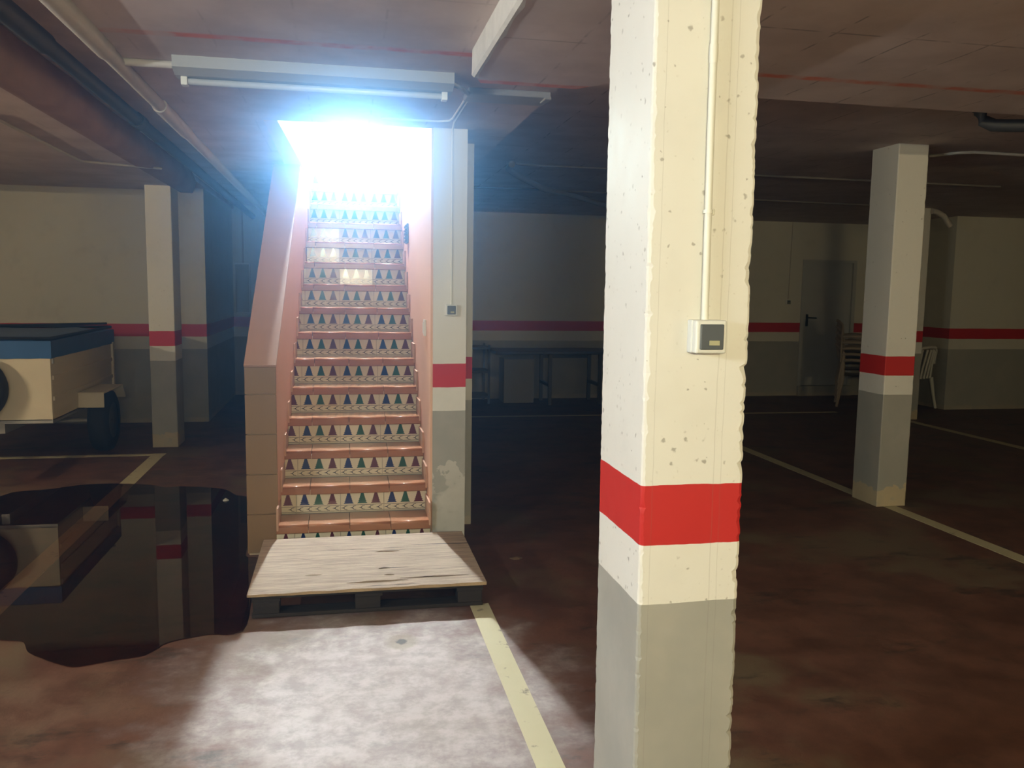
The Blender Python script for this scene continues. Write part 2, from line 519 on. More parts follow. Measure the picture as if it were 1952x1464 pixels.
# ------------------------------------------------------------------ columns
def column(name, x0, x1, y0, y1, z1, mat, label, amp=0.006, seed=0, step=0.025, lean=(0, 0)):
    mb = MB()
    rings = []
    nz = int(z1 / step)
    for i in range(nz + 1):
        z = z1 * i / nz
        ring = []
        for ci, (cx, cy, sx, sy) in enumerate(((x0, y0, 1, 1), (x1, y0, -1, 1), (x1, y1, -1, -1), (x0, y1, 1, -1))):
            a = amp * (1.6 if ci == 1 else 1.0)
            e = noise.noise(Vector((seed + ci * 9.1, z * 23, 0)))
            g = noise.noise(Vector((seed + ci * 5.7, z * 6, 4)))
            h = noise.noise(Vector((seed + ci * 2.7, z * 75, 8)))
            c = 0.003 + a * (0.25 + 0.6 * max(0, e) + 0.35 * max(0, g) + 0.7 * max(0, h))
            wv = 0.0
            lx, ly = lean[0] * (z - 1.2), lean[1] * (z - 1.2)
            p = [(cx + sx * wv + lx, cy + sy * (c + wv) + ly, z), (cx + sx * (0.33 * c + wv) + lx, cy + sy * (0.33 * c + wv) + ly, z), (cx + sx * (c + wv) + lx, cy + sy * wv + ly, z)]
            if ci in (1, 3): p = p[::-1]
            ring += p
        rings.append(ring)
    n = 12
    V = [v for r in rings for v in r]
    Fc = []
    for i in range(nz):
        for k in range(n):
            Fc.append((i * n + k, i * n + (k + 1) % n, (i + 1) * n + (k + 1) % n, (i + 1) * n + k))
    mb.add(V, Fc)
    mb.add(rings[0], [tuple(range(n))[::-1]]); mb.add(rings[-1], [tuple(range(n))])
    return tag(mb.build(name, mat), label, 'column', 'painted concrete columns of the garage')

column('concrete_column', 0.664, 0.914, 1.79, 2.11, 2.37, 'near', 'large nearest square column with chipped edges and a light switch on its front', 0.013, 1.0, 0.007, lean=(-0.004, 0.0))
column('concrete_column', 3.845, 4.085, 5.445, 5.755, HIZ, 'col2', 'square column on the right with pale salt stains at its foot', 0.007, 4.0)
column('concrete_column', 6.87, 7.085, 9.33, 9.62, HIZ, 'col2', 'far column mostly hidden behind the salt stained column on the right', 0.005, 6.0, 0.05)
column('concrete_column', -1.785, -1.555, 8.48, 8.83, LOWZ, 'col2', 'slim square column on the left between the trailer and the stairs', 0.005, 8.0, 0.04)

# ------------------------------------------------------------------ stair enclosure
SY, SZ, GO, RI = 4.90, 0.182, 0.227, 0.1735
NST = 15
XRW = 0.505
def xleft(y): return -0.378 + 0.040 * (y - 4.90)

# right stair pillar and wall behind it
ms = MB()
ms.box(0.52, 0.715, 4.95, 5.40, 0, LOWZ)
o = tag(ms.build('stair_pillar', 'stairpil'), 'white pillar with cement patches beside the bottom of the stairs', 'column')
ms = MB()
ms.box(0.52, 0.825, 5.42, 9.2, 0, LOWZ + 0.1)
struct(ms.build('wall_stair_right', 'wall'))
# peach inner lining, both storeys
ml = MB()
ml.box(0.507, 0.52, 4.962, 9.5, 0, 5.2)
ml.box(0.52, 0.66, 4.98, 9.5, TOPZ, 5.2)
struct(ml.build('wall_stair_lining', 'orange'))
# left wall upstairs, front wall above the header, back wall and ceiling upstairs
mu = MB()
mu.prism_xy([(-0.42, 4.98), (-0.345, 4.98), (-0.27, 7.2), (-0.24, 8.9), (-0.24, 9.5), (-0.42, 9.5)], LOWZ, 5.2)
struct(mu.build('wall_upstairs_left', 'orange'))
struct(bx('wall_upstairs_front', (-0.42, 0.66, 4.80, 4.98, TOPZ, 5.2), 'white_wall'))
mu = MB()
mu.box(-0.24, -0.20, 9.25, 9.45, 2.5, 5.2); mu.box(0.48, 0.507, 9.25, 9.45, 2.5, 5.2); mu.box(-0.20, 0.48, 9.25, 9.45, 4.66, 5.2)
struct(mu.build('wall_upstairs_back', 'white_wall'))
struct(bx('ceiling_upstairs', (-0.42, 0.66, 4.8, 9.5, 5.2, 5.35), 'white_wall'))
TOPF = SZ + RI * (NST - 1)
struct(bx('floor_upstairs', (-0.42, 0.66, SY + GO * (NST - 1) + 0.24, 9.5, TOPF - 0.16, TOPF), 'terra'))

# door added at the stair head, its lower pane glowing as the unseen source
d = thing('door_2', (0.14, 9.3, TOPF), 'added door at the top of the tiled stairs, its bright lower pane standing in for an unseen light', 'door')
d['kind'] = 'structure'
for a, b_ in ((-0.198, -0.16), (0.44, 0.478)):
    bx('door_stile', (a, b_, 9.28, 9.33, TOPF + 0.005, 4.65), 'white_wall', d)
for z0, z1 in ((TOPF + 0.005, TOPF + 0.04), (3.22, 3.26), (4.00, 4.04), (4.61, 4.65)):
    bx('door_rail', (-0.16, 0.44, 9.285, 9.325, z0, z1), 'white_wall', d)
for z0, z1 in ((TOPF + 0.04, 3.22), (3.26, 4.00), (4.04, 4.61)):
    bx('pane' if z0 < 3 else 'door_panel', (-0.16, 0.44, 9.30, 9.31, z0, z1), 'glowpane' if z0 < 3 else 'white_wall', d)

# globe lamp upstairs
g = thing('globe_lamp', (-0.10, 9.0, 5.2), 'bright round globe lamp hanging above the head of the stairs', 'lamp')
mb = MB(); mb.tube([(-0.10, 9.0, 5.2), (-0.10, 9.0, 5.185), (-0.10, 9.0, 5.17)], [0.05, 0.05, 0.02]); mb.build('ceiling_rose', 'white_wall', g)
mb = MB(); mb.tube([(-0.10, 9.0, 5.17), (-0.10, 9.0, 4.86)], 0.006, 8); mb.build('cable', 'pvc', g)
mb = MB()
bmv = bmesh.new(); bmesh.ops.create_icosphere(bmv, subdivisions=1, radius=0.06)
bmv.verts.ensure_lookup_table()
mb.add([v.co + Vector((-0.10, 9.0, 4.80)) for v in bmv.verts], [[v.index for v in f.verts] for f in bmv.faces], 0, True); bmv.free()
mb.build('globe', 'globe', g)

# parapet on the left of the stairs, clad with tiles on the front and along the slope
PY, PZ, PS = 4.945, 1.093, RI / GO
XO = lambda y: -0.540 + 0.028 * (y - 4.945)
yt = PY + (LOWZ - PZ) / PS
par = MB()
prof = [(PY + 0.012, 0.0), (PY + 0.012, PZ), (yt + 0.0, LOWZ), (9.0, LOWZ), (9.0, 0.0)]
V = [(XO(y) + 0.003, y, z) for y, z in prof] + [(xleft(y) + 0.0, y, z) for y, z in prof]
n = len(prof)
Fc = [tuple(range(n)), tuple(range(2 * n - 1, n - 1, -1))] + [(i, (i + 1) % n, (i + 1) % n + n, i + n) for i in range(n)]
for f_ in range(len(Fc)):
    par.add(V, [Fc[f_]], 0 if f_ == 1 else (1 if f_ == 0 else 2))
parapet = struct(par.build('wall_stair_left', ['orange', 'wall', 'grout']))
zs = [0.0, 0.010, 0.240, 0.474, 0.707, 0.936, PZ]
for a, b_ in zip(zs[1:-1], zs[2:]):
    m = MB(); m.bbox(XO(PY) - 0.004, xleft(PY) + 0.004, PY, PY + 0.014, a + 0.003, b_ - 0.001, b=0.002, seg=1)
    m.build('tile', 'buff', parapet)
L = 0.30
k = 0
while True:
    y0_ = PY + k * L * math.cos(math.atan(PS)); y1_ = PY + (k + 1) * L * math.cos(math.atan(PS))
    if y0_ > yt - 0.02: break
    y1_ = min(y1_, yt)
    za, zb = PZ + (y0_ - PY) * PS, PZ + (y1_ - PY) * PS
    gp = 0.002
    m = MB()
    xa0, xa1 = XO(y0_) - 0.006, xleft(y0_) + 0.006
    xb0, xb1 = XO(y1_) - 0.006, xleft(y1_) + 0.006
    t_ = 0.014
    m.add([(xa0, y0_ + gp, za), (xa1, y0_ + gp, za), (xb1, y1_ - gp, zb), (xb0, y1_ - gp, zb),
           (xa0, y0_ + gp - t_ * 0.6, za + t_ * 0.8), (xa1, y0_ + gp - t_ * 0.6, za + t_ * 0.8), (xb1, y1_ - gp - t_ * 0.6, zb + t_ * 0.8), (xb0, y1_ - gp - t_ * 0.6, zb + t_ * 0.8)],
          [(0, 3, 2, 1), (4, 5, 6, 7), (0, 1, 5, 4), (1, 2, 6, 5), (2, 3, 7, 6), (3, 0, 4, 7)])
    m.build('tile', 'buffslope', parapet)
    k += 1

# ------------------------------------------------------------------ staircase
st = thing('tiled_staircase', (0.06, SY, 0.0), 'steep terracotta staircase with patterned tile risers rising to bright light', 'stairs')
TW = 0.262
core = MB()
for k in range(NST):
    y = SY + GO * k; z = SZ + RI * k
    if k == NST - 1: break
    core.box(xleft(y) + 0.004, XRW + 0.008, y + 0.042, y + GO + 0.05, max(0.0, z - RI - 0.12), z - 0.036)
core.build('concrete_core', 'rough', st)

def tread_mesh(w, dep=GO + 0.012, th=0.034, lip=0.052, r=0.013):
    prof = []
    for i in range(6):
        a = math.pi / 2 + (math.pi / 2) * i / 5
        prof.append((r + r * math.cos(a), -r + r * math.sin(a)))
    prof += [(0.001, -lip + 0.004), (0.005, -lip), (0.028, -lip), (0.028, -th), (dep, -th), (dep, 0.0)]
    mb = MB(); mb.prism_yz(prof, 0.0015, w - 0.0015)
    for i in range(2, 7): mb.sm[i] = True
    return mb

def tree(mb, cx, z0, h, hw, mi, y, xmin):
    T = 6
    for i in range(T):
        wb = hw * (1 - i * 0.155); wt = wb * 0.60
        za, zb = z0 + h * i / T, z0 + h * (i + 1) / T + 0.0005
        q = [(max(cx - wb, xmin), y, za), (max(cx + wb, xmin), y, za), (max(cx + wt, xmin), y, zb), (max(cx - wt, xmin), y, zb)]
        if q[1][0] - q[0][0] > 1e-4: mb.add(q, [(0, 1, 2, 3)], mi)

def riser_mesh(w, full):
    mb = MB()
    H = RI - 0.036
    x0 = TW - w      # cut tiles keep the right-hand end of the pattern
    mb.box(x0 + 0.0012, TW - 0.0012, 0.0, 0.009, 0.0, H, 0)
    y = -0.0004
    for z, t_ in ((0.0065, 0.0028), (0.0405, 0.0028)):
        mb.add([(x0 + 0.002, y, z), (TW - 0.002, y, z), (TW - 0.002, y, z + t_), (x0 + 0.002, y, z + t_)], [(0, 1, 2, 3)], 4)
    for i, mi in enumerate((1, 2, 3)):
        cx = TW * (i + 0.5) / 3 * 0.94 + TW * 0.03
        if cx + 0.03 > x0 + 0.003: tree(mb, cx, 0.0505, 0.079, 0.0315, mi, y, x0 + 0.002)
    P = TW / 5
    for i in range(5):
        cx = P * (i + 0.36); zc_ = 0.0248
        if cx - 0.012 < x0 + 0.004: continue
        mb.add([(cx - 0.016, y, zc_), (cx, y, zc_ - 0.0035), (cx + 0.004, y, zc_), (cx, y, zc_ + 0.0035)], [(0, 1, 2, 3)], 4)
        for sgn in (1, -1):
            mb.add([(cx - 0.002, y, zc_ + sgn * 0.001), (cx + 0.003, y, zc_), (cx + 0.009, y, zc_ + sgn * 0.0075), (cx + 0.022, y, zc_ + sgn * 0.0105), (cx + 0.022, y, zc_ + sgn * 0.0135), (cx + 0.006, y, zc_ + sgn * 0.0110)], [(0, 1, 2, 3, 4, 5)], 4)
    return mb
RM = ['cream', 'blue', 'green', 'wine', 'umber']
proto = {}
def inst(key, builder, mats, name, loc, rot=(0, 0, 0)):
    if key not in proto:
        o_ = builder().build(name, mats, st, base=(0, 0, 0))
        proto[key] = o_
    else:
        o_ = proto[key].copy(); COL.objects.link(o_); o_.parent = st
    o_.location = Vector(loc) - WLOC[st.name]
    o_.rotation_euler = rot
    return o_
rnd = random.Random(5)
TILTED = {(11, 0): 0.034, (10, 0): 0.014, (9, 1): -0.008, (10, 1): -0.022, (10, 2): -0.026, (9, 0): 0.022, (9, 2): 0.024}   # unevenly set tiles that catch the garage lamp
for k in range(NST):
    y = SY + GO * k; z = SZ + RI * k
    xl = xleft(y) - 0.004
    # treads: one cut tile at the left, three full ones
    W3 = 0.243
    off = rnd.uniform(-0.012, 0.012)
    cuts = [xl, XRW - 3 * W3 + 0.02 + off, XRW - 2 * W3 + 0.012 + off, XRW - W3 + 0.006 + off, XRW]
    if k < NST - 0:
        for a, b_ in zip(cuts[:-1], cuts[1:]):
            w = round(b_ - a, 3)
            inst(('t', w), lambda w=w: tread_mesh(w), 'terra', 'tread_tile', (a, y + rnd.uniform(-0.0012, 0.0012), z + rnd.uniform(-0.0012, 0.0012)), (rnd.uniform(-.004, .004), 0, 0))
    # riser below this tread
    zb = z - RI + 0.0005 if k else -0.0
    yr = y + 0.030
    cutw = round(XRW - 3 * TW - xl, 3)
    tiles = [(XRW - TW * (3 - i), i) for i in range(3)]
    if cutw > 0.012:
        inst(('rc', cutw), lambda w=cutw: riser_mesh(w, False), RM, 'riser_tile', (XRW - 4 * TW, yr, zb), (0, 0, rnd.uniform(-.006, .006)))
    for tx, i in tiles:
        rx = rnd.uniform(-0.006, 0.006); rz = rnd.uniform(-0.006, 0.006)
        if (k, i) in TILTED: rx = TILTED[(k, i)]; rz = 0.0
        inst(('rf',), lambda: riser_mesh(TW, True), RM, 'riser_tile', (tx, yr, zb), (rx, 0, rz))
    # stepped skirting
    if k < NST - 1:
        for side in (0, 1):
            sk = MB()
            x_ = (xleft(y) - 0.001) if side == 0 else (XRW - 0.010)
            sk.bbox(x_, x_ + 0.012, y - 0.008, y + GO + 0.012, z - 0.03, z + 0.105, b=0.0015, seg=1)
            sk.build('skirting_tile', 'skirt', st)

# ------------------------------------------------------------------ fittings in the stairwell
gr = thing('wall_grille', (0.507, 6.75, 1.89), 'small dark louvred grille on the peach stair wall', 'vent')
bx('frame', (0.492, 0.507, 6.655, 6.845, 1.895, 2.045), 'dark', gr, 0.003)
for i in range(5):
    bx('slat', (0.484, 0.494, 6.665, 6.835, 1.905 + i * 0.028, 1.921 + i * 0.028), 'pvcdark', gr)
sw = thing('light_switch', (0.507, 5.27, 1.25), 'slim cream switch low on the peach wall inside the stairs', 'switch')
bx('plate', (0.496, 0.507, 5.225, 5.315, 1.255, 1.355), 'box', sw, 0.003)
bx('rocker', (0.491, 0.497, 5.24, 5.30, 1.27, 1.34), 'box', sw, 0.002)

def surface_switch(cx, yf, cz, s, label, depth=0.045):
    r = thing('light_switch', (cx, yf, cz - s / 2), label, 'switch')
    bx('back_box', (cx - s / 2 - 0.002, cx + s / 2 - 0.002, yf - depth * 0.55, yf + 0.002, cz - s / 2, cz + s / 2), 'box', r, 0.004)
    m_ = MB(); m_.bbox(cx - s / 2, cx + s / 2, yf - depth, yf - depth * 0.52, cz - s / 2, cz + s / 2, b=s * 0.07, seg=3)
    m_.build('front_cover', 'box', r)
    h = s * 0.37
    bx('rocker', (cx - h, cx + h, yf - depth - 0.005, yf - depth + 0.003, cz - h * 1.03, cz + h * 1.03), 'dark', r, 0.0025)
    bx('indicator_lens', (cx - h * 0.38 + 0.003, cx + h * 0.38 + 0.006, yf - depth - 0.007, yf - depth - 0.003, cz - h * 0.66, cz - h * 0.28), 'lens', r)
    return r
surface_switch(0.799, 1.79, 1.452, 0.074, 'square switch with dark rocker on the front of the nearest column')
surface_switch(0.622, 4.95, 1.425, 0.066, 'small dark switch on the white pillar beside the stairs')

def conduit(name, pts, r, mat, label, group='cable conduits', clips=(), coup=(), n=12):
    t_ = thing(name, pts[0], label, 'conduit', group)
    m_ = MB(); m_.tube(pts, r, n); m_.build('pipe_run', mat, t_)
    for c, dr in coup:
        m_ = MB(); c = Vector(c); dr = Vector(dr).normalized()
        m_.tube([c - dr * 0.018, c + dr * 0.006, c + dr * 0.018, c + dr * 0.022], [r * 1.18, r * 1.18, r * 1.14, r * 1.02], n); m_.build('coupling', mat, t_)
    for c, dr in clips:
        m_ = MB(); c = Vector(c); dr = Vector(dr).normalized()
        m_.tube([c - dr * 0.004, c + dr * 0.004], r * 1.35, n); m_.build('clip', mat, t_)
    return t_
conduit('cable_conduit', [(0.792, 1.778, 2.372), (0.7925, 1.778, 1.9), (0.796, 1.778, 1.484)], 0.0082, 'pvc',
        'cream conduit running down the nearest column to its switch', coup=[((0.792, 1.778, 2.065), (0, 0, -1))], clips=[((0.7935, 1.779, 1.727), (0, 0, 1))])
m_ = MB(); m_.bbox(0.7935, 0.812, 1.781, 1.792, 1.720, 1.734, b=0.002, seg=1)
o_ = m_.build('clip_foot', 'pvc', bpy.data.objects['cable_conduit'])
conduit('cable_conduit', [(0.625, 4.942, 1.455), (0.625, 4.942, 2.43), (0.625, 4.925, 2.452), (0.605, 4.70, 2.452), (0.60, 4.15, 2.452)], 0.006, 'pvc',
        'thin conduit from the stair pillar switch up and across the ceiling')
conduit('cable_conduit', [(0.21, 4.72, 2.452), (0.52, 4.72, 2.452), (0.575, 4.69, 2.452), (0.585, 4.62, 2.452), (0.585, 4.15, 2.452)], 0.006, 'pvc',
        'thin conduit bending along the ceiling above the stair opening')

# ------------------------------------------------------------------ ceiling fittings
def batten(x0, x1, yc, zt, label, tube_mat, body_w=0.13, hang=0.0):
    r = thing('fluorescent_light', ((x0 + x1) / 2, yc, zt), label, 'lamp')
    if hang:
        for xe in (x0 + 0.2, x1 - 0.2):
            m_ = MB(); m_.tube([(xe, yc, zt - hang - 0.01), (xe, yc, zt)], 0.004, 6); m_.build('hanger', 'steel', r)
        zt -= hang
    m_ = MB()
    pr = [(yc - body_w / 2, zt), (yc - body_w / 2, zt - 0.045), (yc - body_w * 0.2, zt - 0.065), (yc + body_w * 0.2, zt - 0.065), (yc + body_w / 2, zt - 0.045), (yc + body_w / 2, zt)]
    m_.prism_yz(pr, x0, x1); m_.build('body', 'lumbody', r)
    for xe in (x0 + 0.02, x1 - 0.045):
        bx('lamp_holder', (xe, xe + 0.025, yc - 0.022, yc + 0.022, zt - 0.098, zt - 0.062), 'box', r, 0.003)
    m_ = MB(); m_.tube([(x0 + 0.045, yc, zt - 0.080), (x1 - 0.045, yc, zt - 0.080)], 0.014, 12); m_.build('tube', tube_mat, r)
    return r
batten(-0.66, 0.475, 3.79, LOWZ, 'long unlit fluorescent fitting on the ceiling in front of the stair opening', 'tubeoff', 0.19)
# unseen lamps: the one behind read off reflections, the side ones added as fill
batten(-0.55, 0.65, -1.9, LOWZ, 'warm lit fluorescent fitting on the ceiling behind the viewer', 'warm', hang=0.42)
def batten_y(xc, y0_, y1_, zt, label, tube_mat):
    r = thing('fluorescent_light', (xc, (y0_ + y1_) / 2, zt), label, 'lamp')
    for ye in (y0_ + 0.2, y1_ - 0.2):
        m_ = MB(); m_.tube([(xc, ye, zt - 0.41), (xc, ye, zt)], 0.004, 6); m_.build('hanger', 'steel', r)
    zt -= 0.40
    bx('body', (xc - 0.07, xc + 0.07, y0_, y1_, zt - 0.06, zt), 'lumbody', r, 0.008)
    m_ = MB(); m_.tube([(xc, y0_ + 0.045, zt - 0.09), (xc, y1_ - 0.045, zt - 0.09)], 0.014, 12); m_.build('tube', tube_mat, r)
    for ye in (y0_ + 0.02, y1_ - 0.045):
        bx('lamp_holder', (xc - 0.02, xc + 0.02, ye, ye + 0.025, zt - 0.115, zt - 0.058), 'box', r)
    return r
batten_y(-2.3, 0.3, 1.5, LOWZ, 'added white fill fluorescent fitting on the low ceiling to the left', 'fillleft')
batten(4.4, 5.6, -3.2, LOWZ, 'added warm fill fluorescent fitting on the ceiling far to the right', 'fillright', hang=0.42)
batten_y(-5.4, 3.6, 4.8, LOWZ, 'added warm fill fluorescent fitting over the parking bay far to the left', 'fillfar')

e = thing('junction_box', (0.74, 4.02, LOWZ), 'flat grey cover box on the ceiling right of the fluorescent fitting', 'junction box')
bx('cover', (0.57, 0.955, 3.93, 4.11, LOWZ - 0.028, LOWZ + 0.001), 'lumbody', e, 0.006)
bx('end_cap', (0.925, 0.958, 3.93, 4.03, LOWZ - 0.034, LOWZ - 0.02), 'lumbody', e, 0.004)
for (xa, ya, yb) in ((0.50, 3.76, 3.98), (0.53, 3.80, 3.96)):
    m_ = MB(); m_.tube([(0.475, ya, 2.43), (xa, ya + 0.01, 2.425), (xa + 0.03, ya + 0.08, 2.42), (0.575, yb, 2.44)], 0.008, 8); m_.build('cable', 'pvcgrey', e)
conduit('cable_conduit', [(-0.90, 3.80, 2.445), (-0.66, 3.80, 2.445)], 0.016, 'pvcgrey', 'short green stained conduit at the left end of the unlit fluorescent fitting')

def big_pipe(name, pts, r, mat, label, sleeves, cat='pipe'):
    t_ = thing(name, pts[0], label, cat, 'pipes along the ceiling')
    m_ = MB(); m_.tube(pts, r, 16); m_.build('pipe_run', mat, t_)
    for s0, s1 in sleeves:
        a, b_ = Vector(s0), Vector(s1)
        m_ = MB(); m_.tube([a, b_], r * 1.22, 16); m_.build('sleeve', mat, t_)
    return t_
big_pipe('drain_pipe', [(-0.885, -3, 2.445), (-0.885, 3.5, 2.44), (-0.885, 5.9, 2.43), (-0.885, 11.2, 2.40)], 0.030, 'pvcgrey', 'long pale pipe slung along the ceiling left of the stairs',
         [((-0.885, 0.2, 2.443), (-0.885, 3.62, 2.44)), ((-0.885, 4.6, 2.435), (-0.885, 5.35, 2.432))])
big_pipe('drain_pipe', [(-1.17, -3, 2.52), (-1.17, 4.0, 2.51), (-1.17, 12.0, 2.47)], 0.036, 'pvcdark', 'long dark pipe running beside the pale pipe on the ceiling',
         [((-1.17, 1.0, 2.515), (-1.17, 3.85, 2.51)), ((-1.17, 5.4, 2.503), (-1.17, 5.55, 2.503))])
big_pipe('drain_pipe', [(3.42, 4.16, 2.62), (3.42, 4.16, 2.54), (3.435, 4.15, 2.50), (3.48, 4.13, 2.475), (3.56, 4.10, 2.472), (5.6, 3.4 + 0.0, 2.455)], 0.034, 'pvcdark', 'dark elbow pipe coming out of the ceiling at the right edge',
         [((3.42, 4.16, 2.61), (3.42, 4.16, 2.55))])

conduit('cable_conduit', [(-1.88, 5.2, 2.452), (-1.90, 6.93, 2.452), (-1.88, 6.97, 2.452), (-1.38, 7.19, 2.452)], 0.010, 'pvcgrey', 'conduit bending across the low ceiling above the slim left column')
conduit('cable_conduit', [(1.38, 7.0, 2.575), (1.40, 7.25, 2.572), (1.53, 7.55, 2.565), (2.03, 8.53, 2.56), (2.32, 8.8, 2.56), (3.6, 10.5, 2.55), (4.4, 11.6, 2.54)], 0.028, 'pvcdim', 'thick pipe curving across the dark ceiling behind the nearest column')
conduit('cable_conduit', [(1.43, 7.10, 2.598), (1.47, 7.14, 2.598), (1.6, 7.16, 2.598), (3.66, 7.17, 2.598), (6.2, 7.21, 2.598)], 0.010, 'pvcdim', 'thin straight conduit across the dark ceiling right of the stairs')
conduit('cable_conduit', [(1.2, 8.86, 2.598), (2.0, 8.86, 2.598), (2.02, 8.86, 2.598), (6.6, 9.15, 2.598)], 0.010, 'pvcdim', 'farther thin conduit across the dark ceiling near the back wall')
conduit('cable_conduit', [(4.36, 5.80, 2.597), (4.45, 5.62, 2.597), (4.55, 5.56, 2.597), (5.8, 5.60, 2.597)], 0.011, 'pvc', 'pale conduit curving away beside the top of the salt stained column')
conduit('cable_conduit', [(7.06, 9.28, 2.572), (7.12, 9.28, 2.565), (7.22, 9.28, 2.52), (7.32, 9.28, 2.40)], 0.035, 'pvcgrey', 'short bent pipe stub under the ceiling by the far column')

# ------------------------------------------------------------------ back wall: door, switch, cabinet
dr = thing('door_1', (7.25, 11.80, 0.15), 'plain grey metal door in the back wall behind the stacked chairs', 'door')
dr['kind'] = 'structure'
bx('leaf', (6.855, 7.645, 11.77, 11.81, 0.155, 2.02), 'door', dr, 0.004)
for d_ in ((6.80, 6.855, 0.15, 2.06), (7.645, 7.70, 0.15, 2.06)):
    bx('door_frame', (d_[0], d_[1], 11.735, 11.86, d_[2], d_[3]), 'door', dr)
bx('door_frame', (6.855, 7.645, 11.735, 11.86, 2.02, 2.06), 'door', dr)
bx('door_step', (6.80, 7.70, 11.70, 11.86, 0.0, 0.15), 'wall', dr)
h = bx('handle_plate', (6.905, 6.94, 11.758, 11.772, 1.06, 1.24), 'rubber', dr)
m_ = MB(); m_.tube([(6.922, 11.765, 1.19), (6.922, 11.72, 1.19), (6.94, 11.71, 1.19), (7.05, 11.71, 1.185)], 0.011, 8); m_.build('handle_lever', 'rubber', dr)
surface_switch(6.58, 11.75, 1.42, 0.075, 'tiny switch on the back wall left of the grey door', 0.04)
conduit('cable_conduit', [(6.585, 11.742, 1.46), (6.60, 11.742, 2.60)], 0.006, 'pvcgrey', 'thin conduit dropping to the switch left of the grey door')
cb = thing('meter_cabinet', (-1.53, 12.4, 1.14), 'white meter cabinet on the recessed wall behind the slim left column', 'cabinet')
bx('body', (-1.46, -1.26, 12.36, 12.5, 1.16, 1.86), 'box', cb, 0.005)
bx('door_panel', (-1.45, -1.27, 12.35, 12.362, 1.18, 1.84), 'lumbody', cb, 0.003)
conduit('cable_conduit', [(-1.36, 12.48, 1.86), (-1.36, 12.48, 2.6)], 0.012, 'pvcgrey', 'conduit rising from the white meter cabinet')

# ------------------------------------------------------------------ floor markings and puddle
def marking(pts, label):
    m_ = MB(); m_.prism_xy(pts, 0.0, 0.0018)
    tag(m_.build('parking_line', 'line'), label, 'line', 'parking lines')
marking([(0.612, 2.0), (0.705, 2.0), (0.70, 3.995), (0.605, 3.985)], 'pale parking line running from the pallet past the nearest column')
marking([(3.90, 1.5), (4.03, 1.5), (4.00, 5.45), (3.90, 5.45)], 'yellowish parking line in front of the salt stained column')
marking([(3.88, 5.755), (3.98, 5.755), (3.985, 8.0), (3.88, 8.0)], 'yellowish parking line behind the salt stained column')
marking([(6.80, 5.0), (6.93, 5.0), (6.93, 9.33), (6.83, 9.33)], 'faint parking line leading to the far column')
marking([(-1.70, 2.6), (-1.57, 2.6), (-1.605, 8.06), (-1.715, 8.06)], 'parking line leading from the slim left column through the puddle')
marking([(-6.5, 8.06), (-1.60, 8.06), (-1.60, 8.15), (-6.5, 8.15)], 'faint cross line in front of the trailer wheel')
marking([(1.2, 10.06), (6.4, 10.0), (6.4, 10.08), (1.2, 10.14)], 'faint cross line on the dark floor before the back table')

pud = [(-2.447, 6.622), (-2.381, 6.757), (-2.178, 6.808), (-1.963, 6.934), (-1.705, 6.931), (-1.47, 6.861), (-1.339, 6.755), (-1.234, 6.778), (-1.031, 6.713), (-0.881, 6.618), (-0.791, 6.438), (-0.703, 6.368), (-0.60, 6.1), (-0.56, 5.4), (-0.56, 4.95), (-0.47, 4.85), (-0.46, 4.3), (-0.455, 3.835), (-0.602, 3.815), (-0.707, 3.781), (-0.763, 3.75), (-0.797, 3.687), (-0.844, 3.629), (-0.942, 3.608), (-1.067, 3.567), (-1.13, 3.59), (-1.224, 3.664), (-1.307, 3.743), (-1.353, 3.837), (-1.389, 3.876), (-1.472, 3.902), (-1.62, 3.98), (-1.9, 4.3), (-2.3, 5.0), (-2.55, 5.8), (-2.56, 6.3)]
P2 = []
for i in range(len(pud)):   # smooth the outline
    p0, p1, p2_, p3 = (Vector(pud[(i + q) % len(pud)]) for q in (-1, 0, 1, 2))
    for t_ in (0, 0.25, 0.5, 0.75):
        P2.append(0.5 * ((2 * p1) + (-p0 + p2_) * t_ + (2 * p0 - 5 * p1 + 4 * p2_ - p3) * t_ ** 2 + (-p0 + 3 * p1 - 3 * p2_ + p3) * t_ ** 3))
m_ = MB()
m_.add([(p.x, p.y, 0.0028) for p in P2], [tuple(range(len(P2)))])
cx_, cy_ = -1.4, 5.2
nP = len(P2)
m_.add([(p.x, p.y, 0.0028) for p in P2] + [(p.x + 0.006 * (1 if p.x > cx_ else -1), p.y + 0.006 * (1 if p.y > cy_ else -1), 0.0003) for p in P2], [(i, (i + 1) % nP, (i + 1) % nP + nP, i + nP) for i in range(nP)])
tag(m_.build('puddle', 'water'), 'wide shallow puddle on the floor left of the stairs mirroring the columns', 'puddle')

# ------------------------------------------------------------------ pallet and plywood
pl = thing('wooden_pallet', (0.12, 4.38, 0), 'dark damp wooden pallet under the plywood at the foot of the stairs', 'pallet')
px0, px1, py0, py1 = -0.425, 0.668, 3.965, 4.80
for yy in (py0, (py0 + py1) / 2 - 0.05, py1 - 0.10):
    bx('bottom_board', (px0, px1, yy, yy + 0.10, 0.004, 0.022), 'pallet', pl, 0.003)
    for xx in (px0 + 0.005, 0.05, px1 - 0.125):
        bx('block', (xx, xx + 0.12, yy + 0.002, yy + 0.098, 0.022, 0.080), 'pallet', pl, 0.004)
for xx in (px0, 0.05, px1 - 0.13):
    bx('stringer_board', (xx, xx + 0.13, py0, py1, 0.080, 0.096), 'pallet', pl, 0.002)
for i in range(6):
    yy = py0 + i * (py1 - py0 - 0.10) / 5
    bx('deck_board', (px0, px1, yy, yy + 0.10, 0.096, 0.112), 'pallet', pl, 0.002)

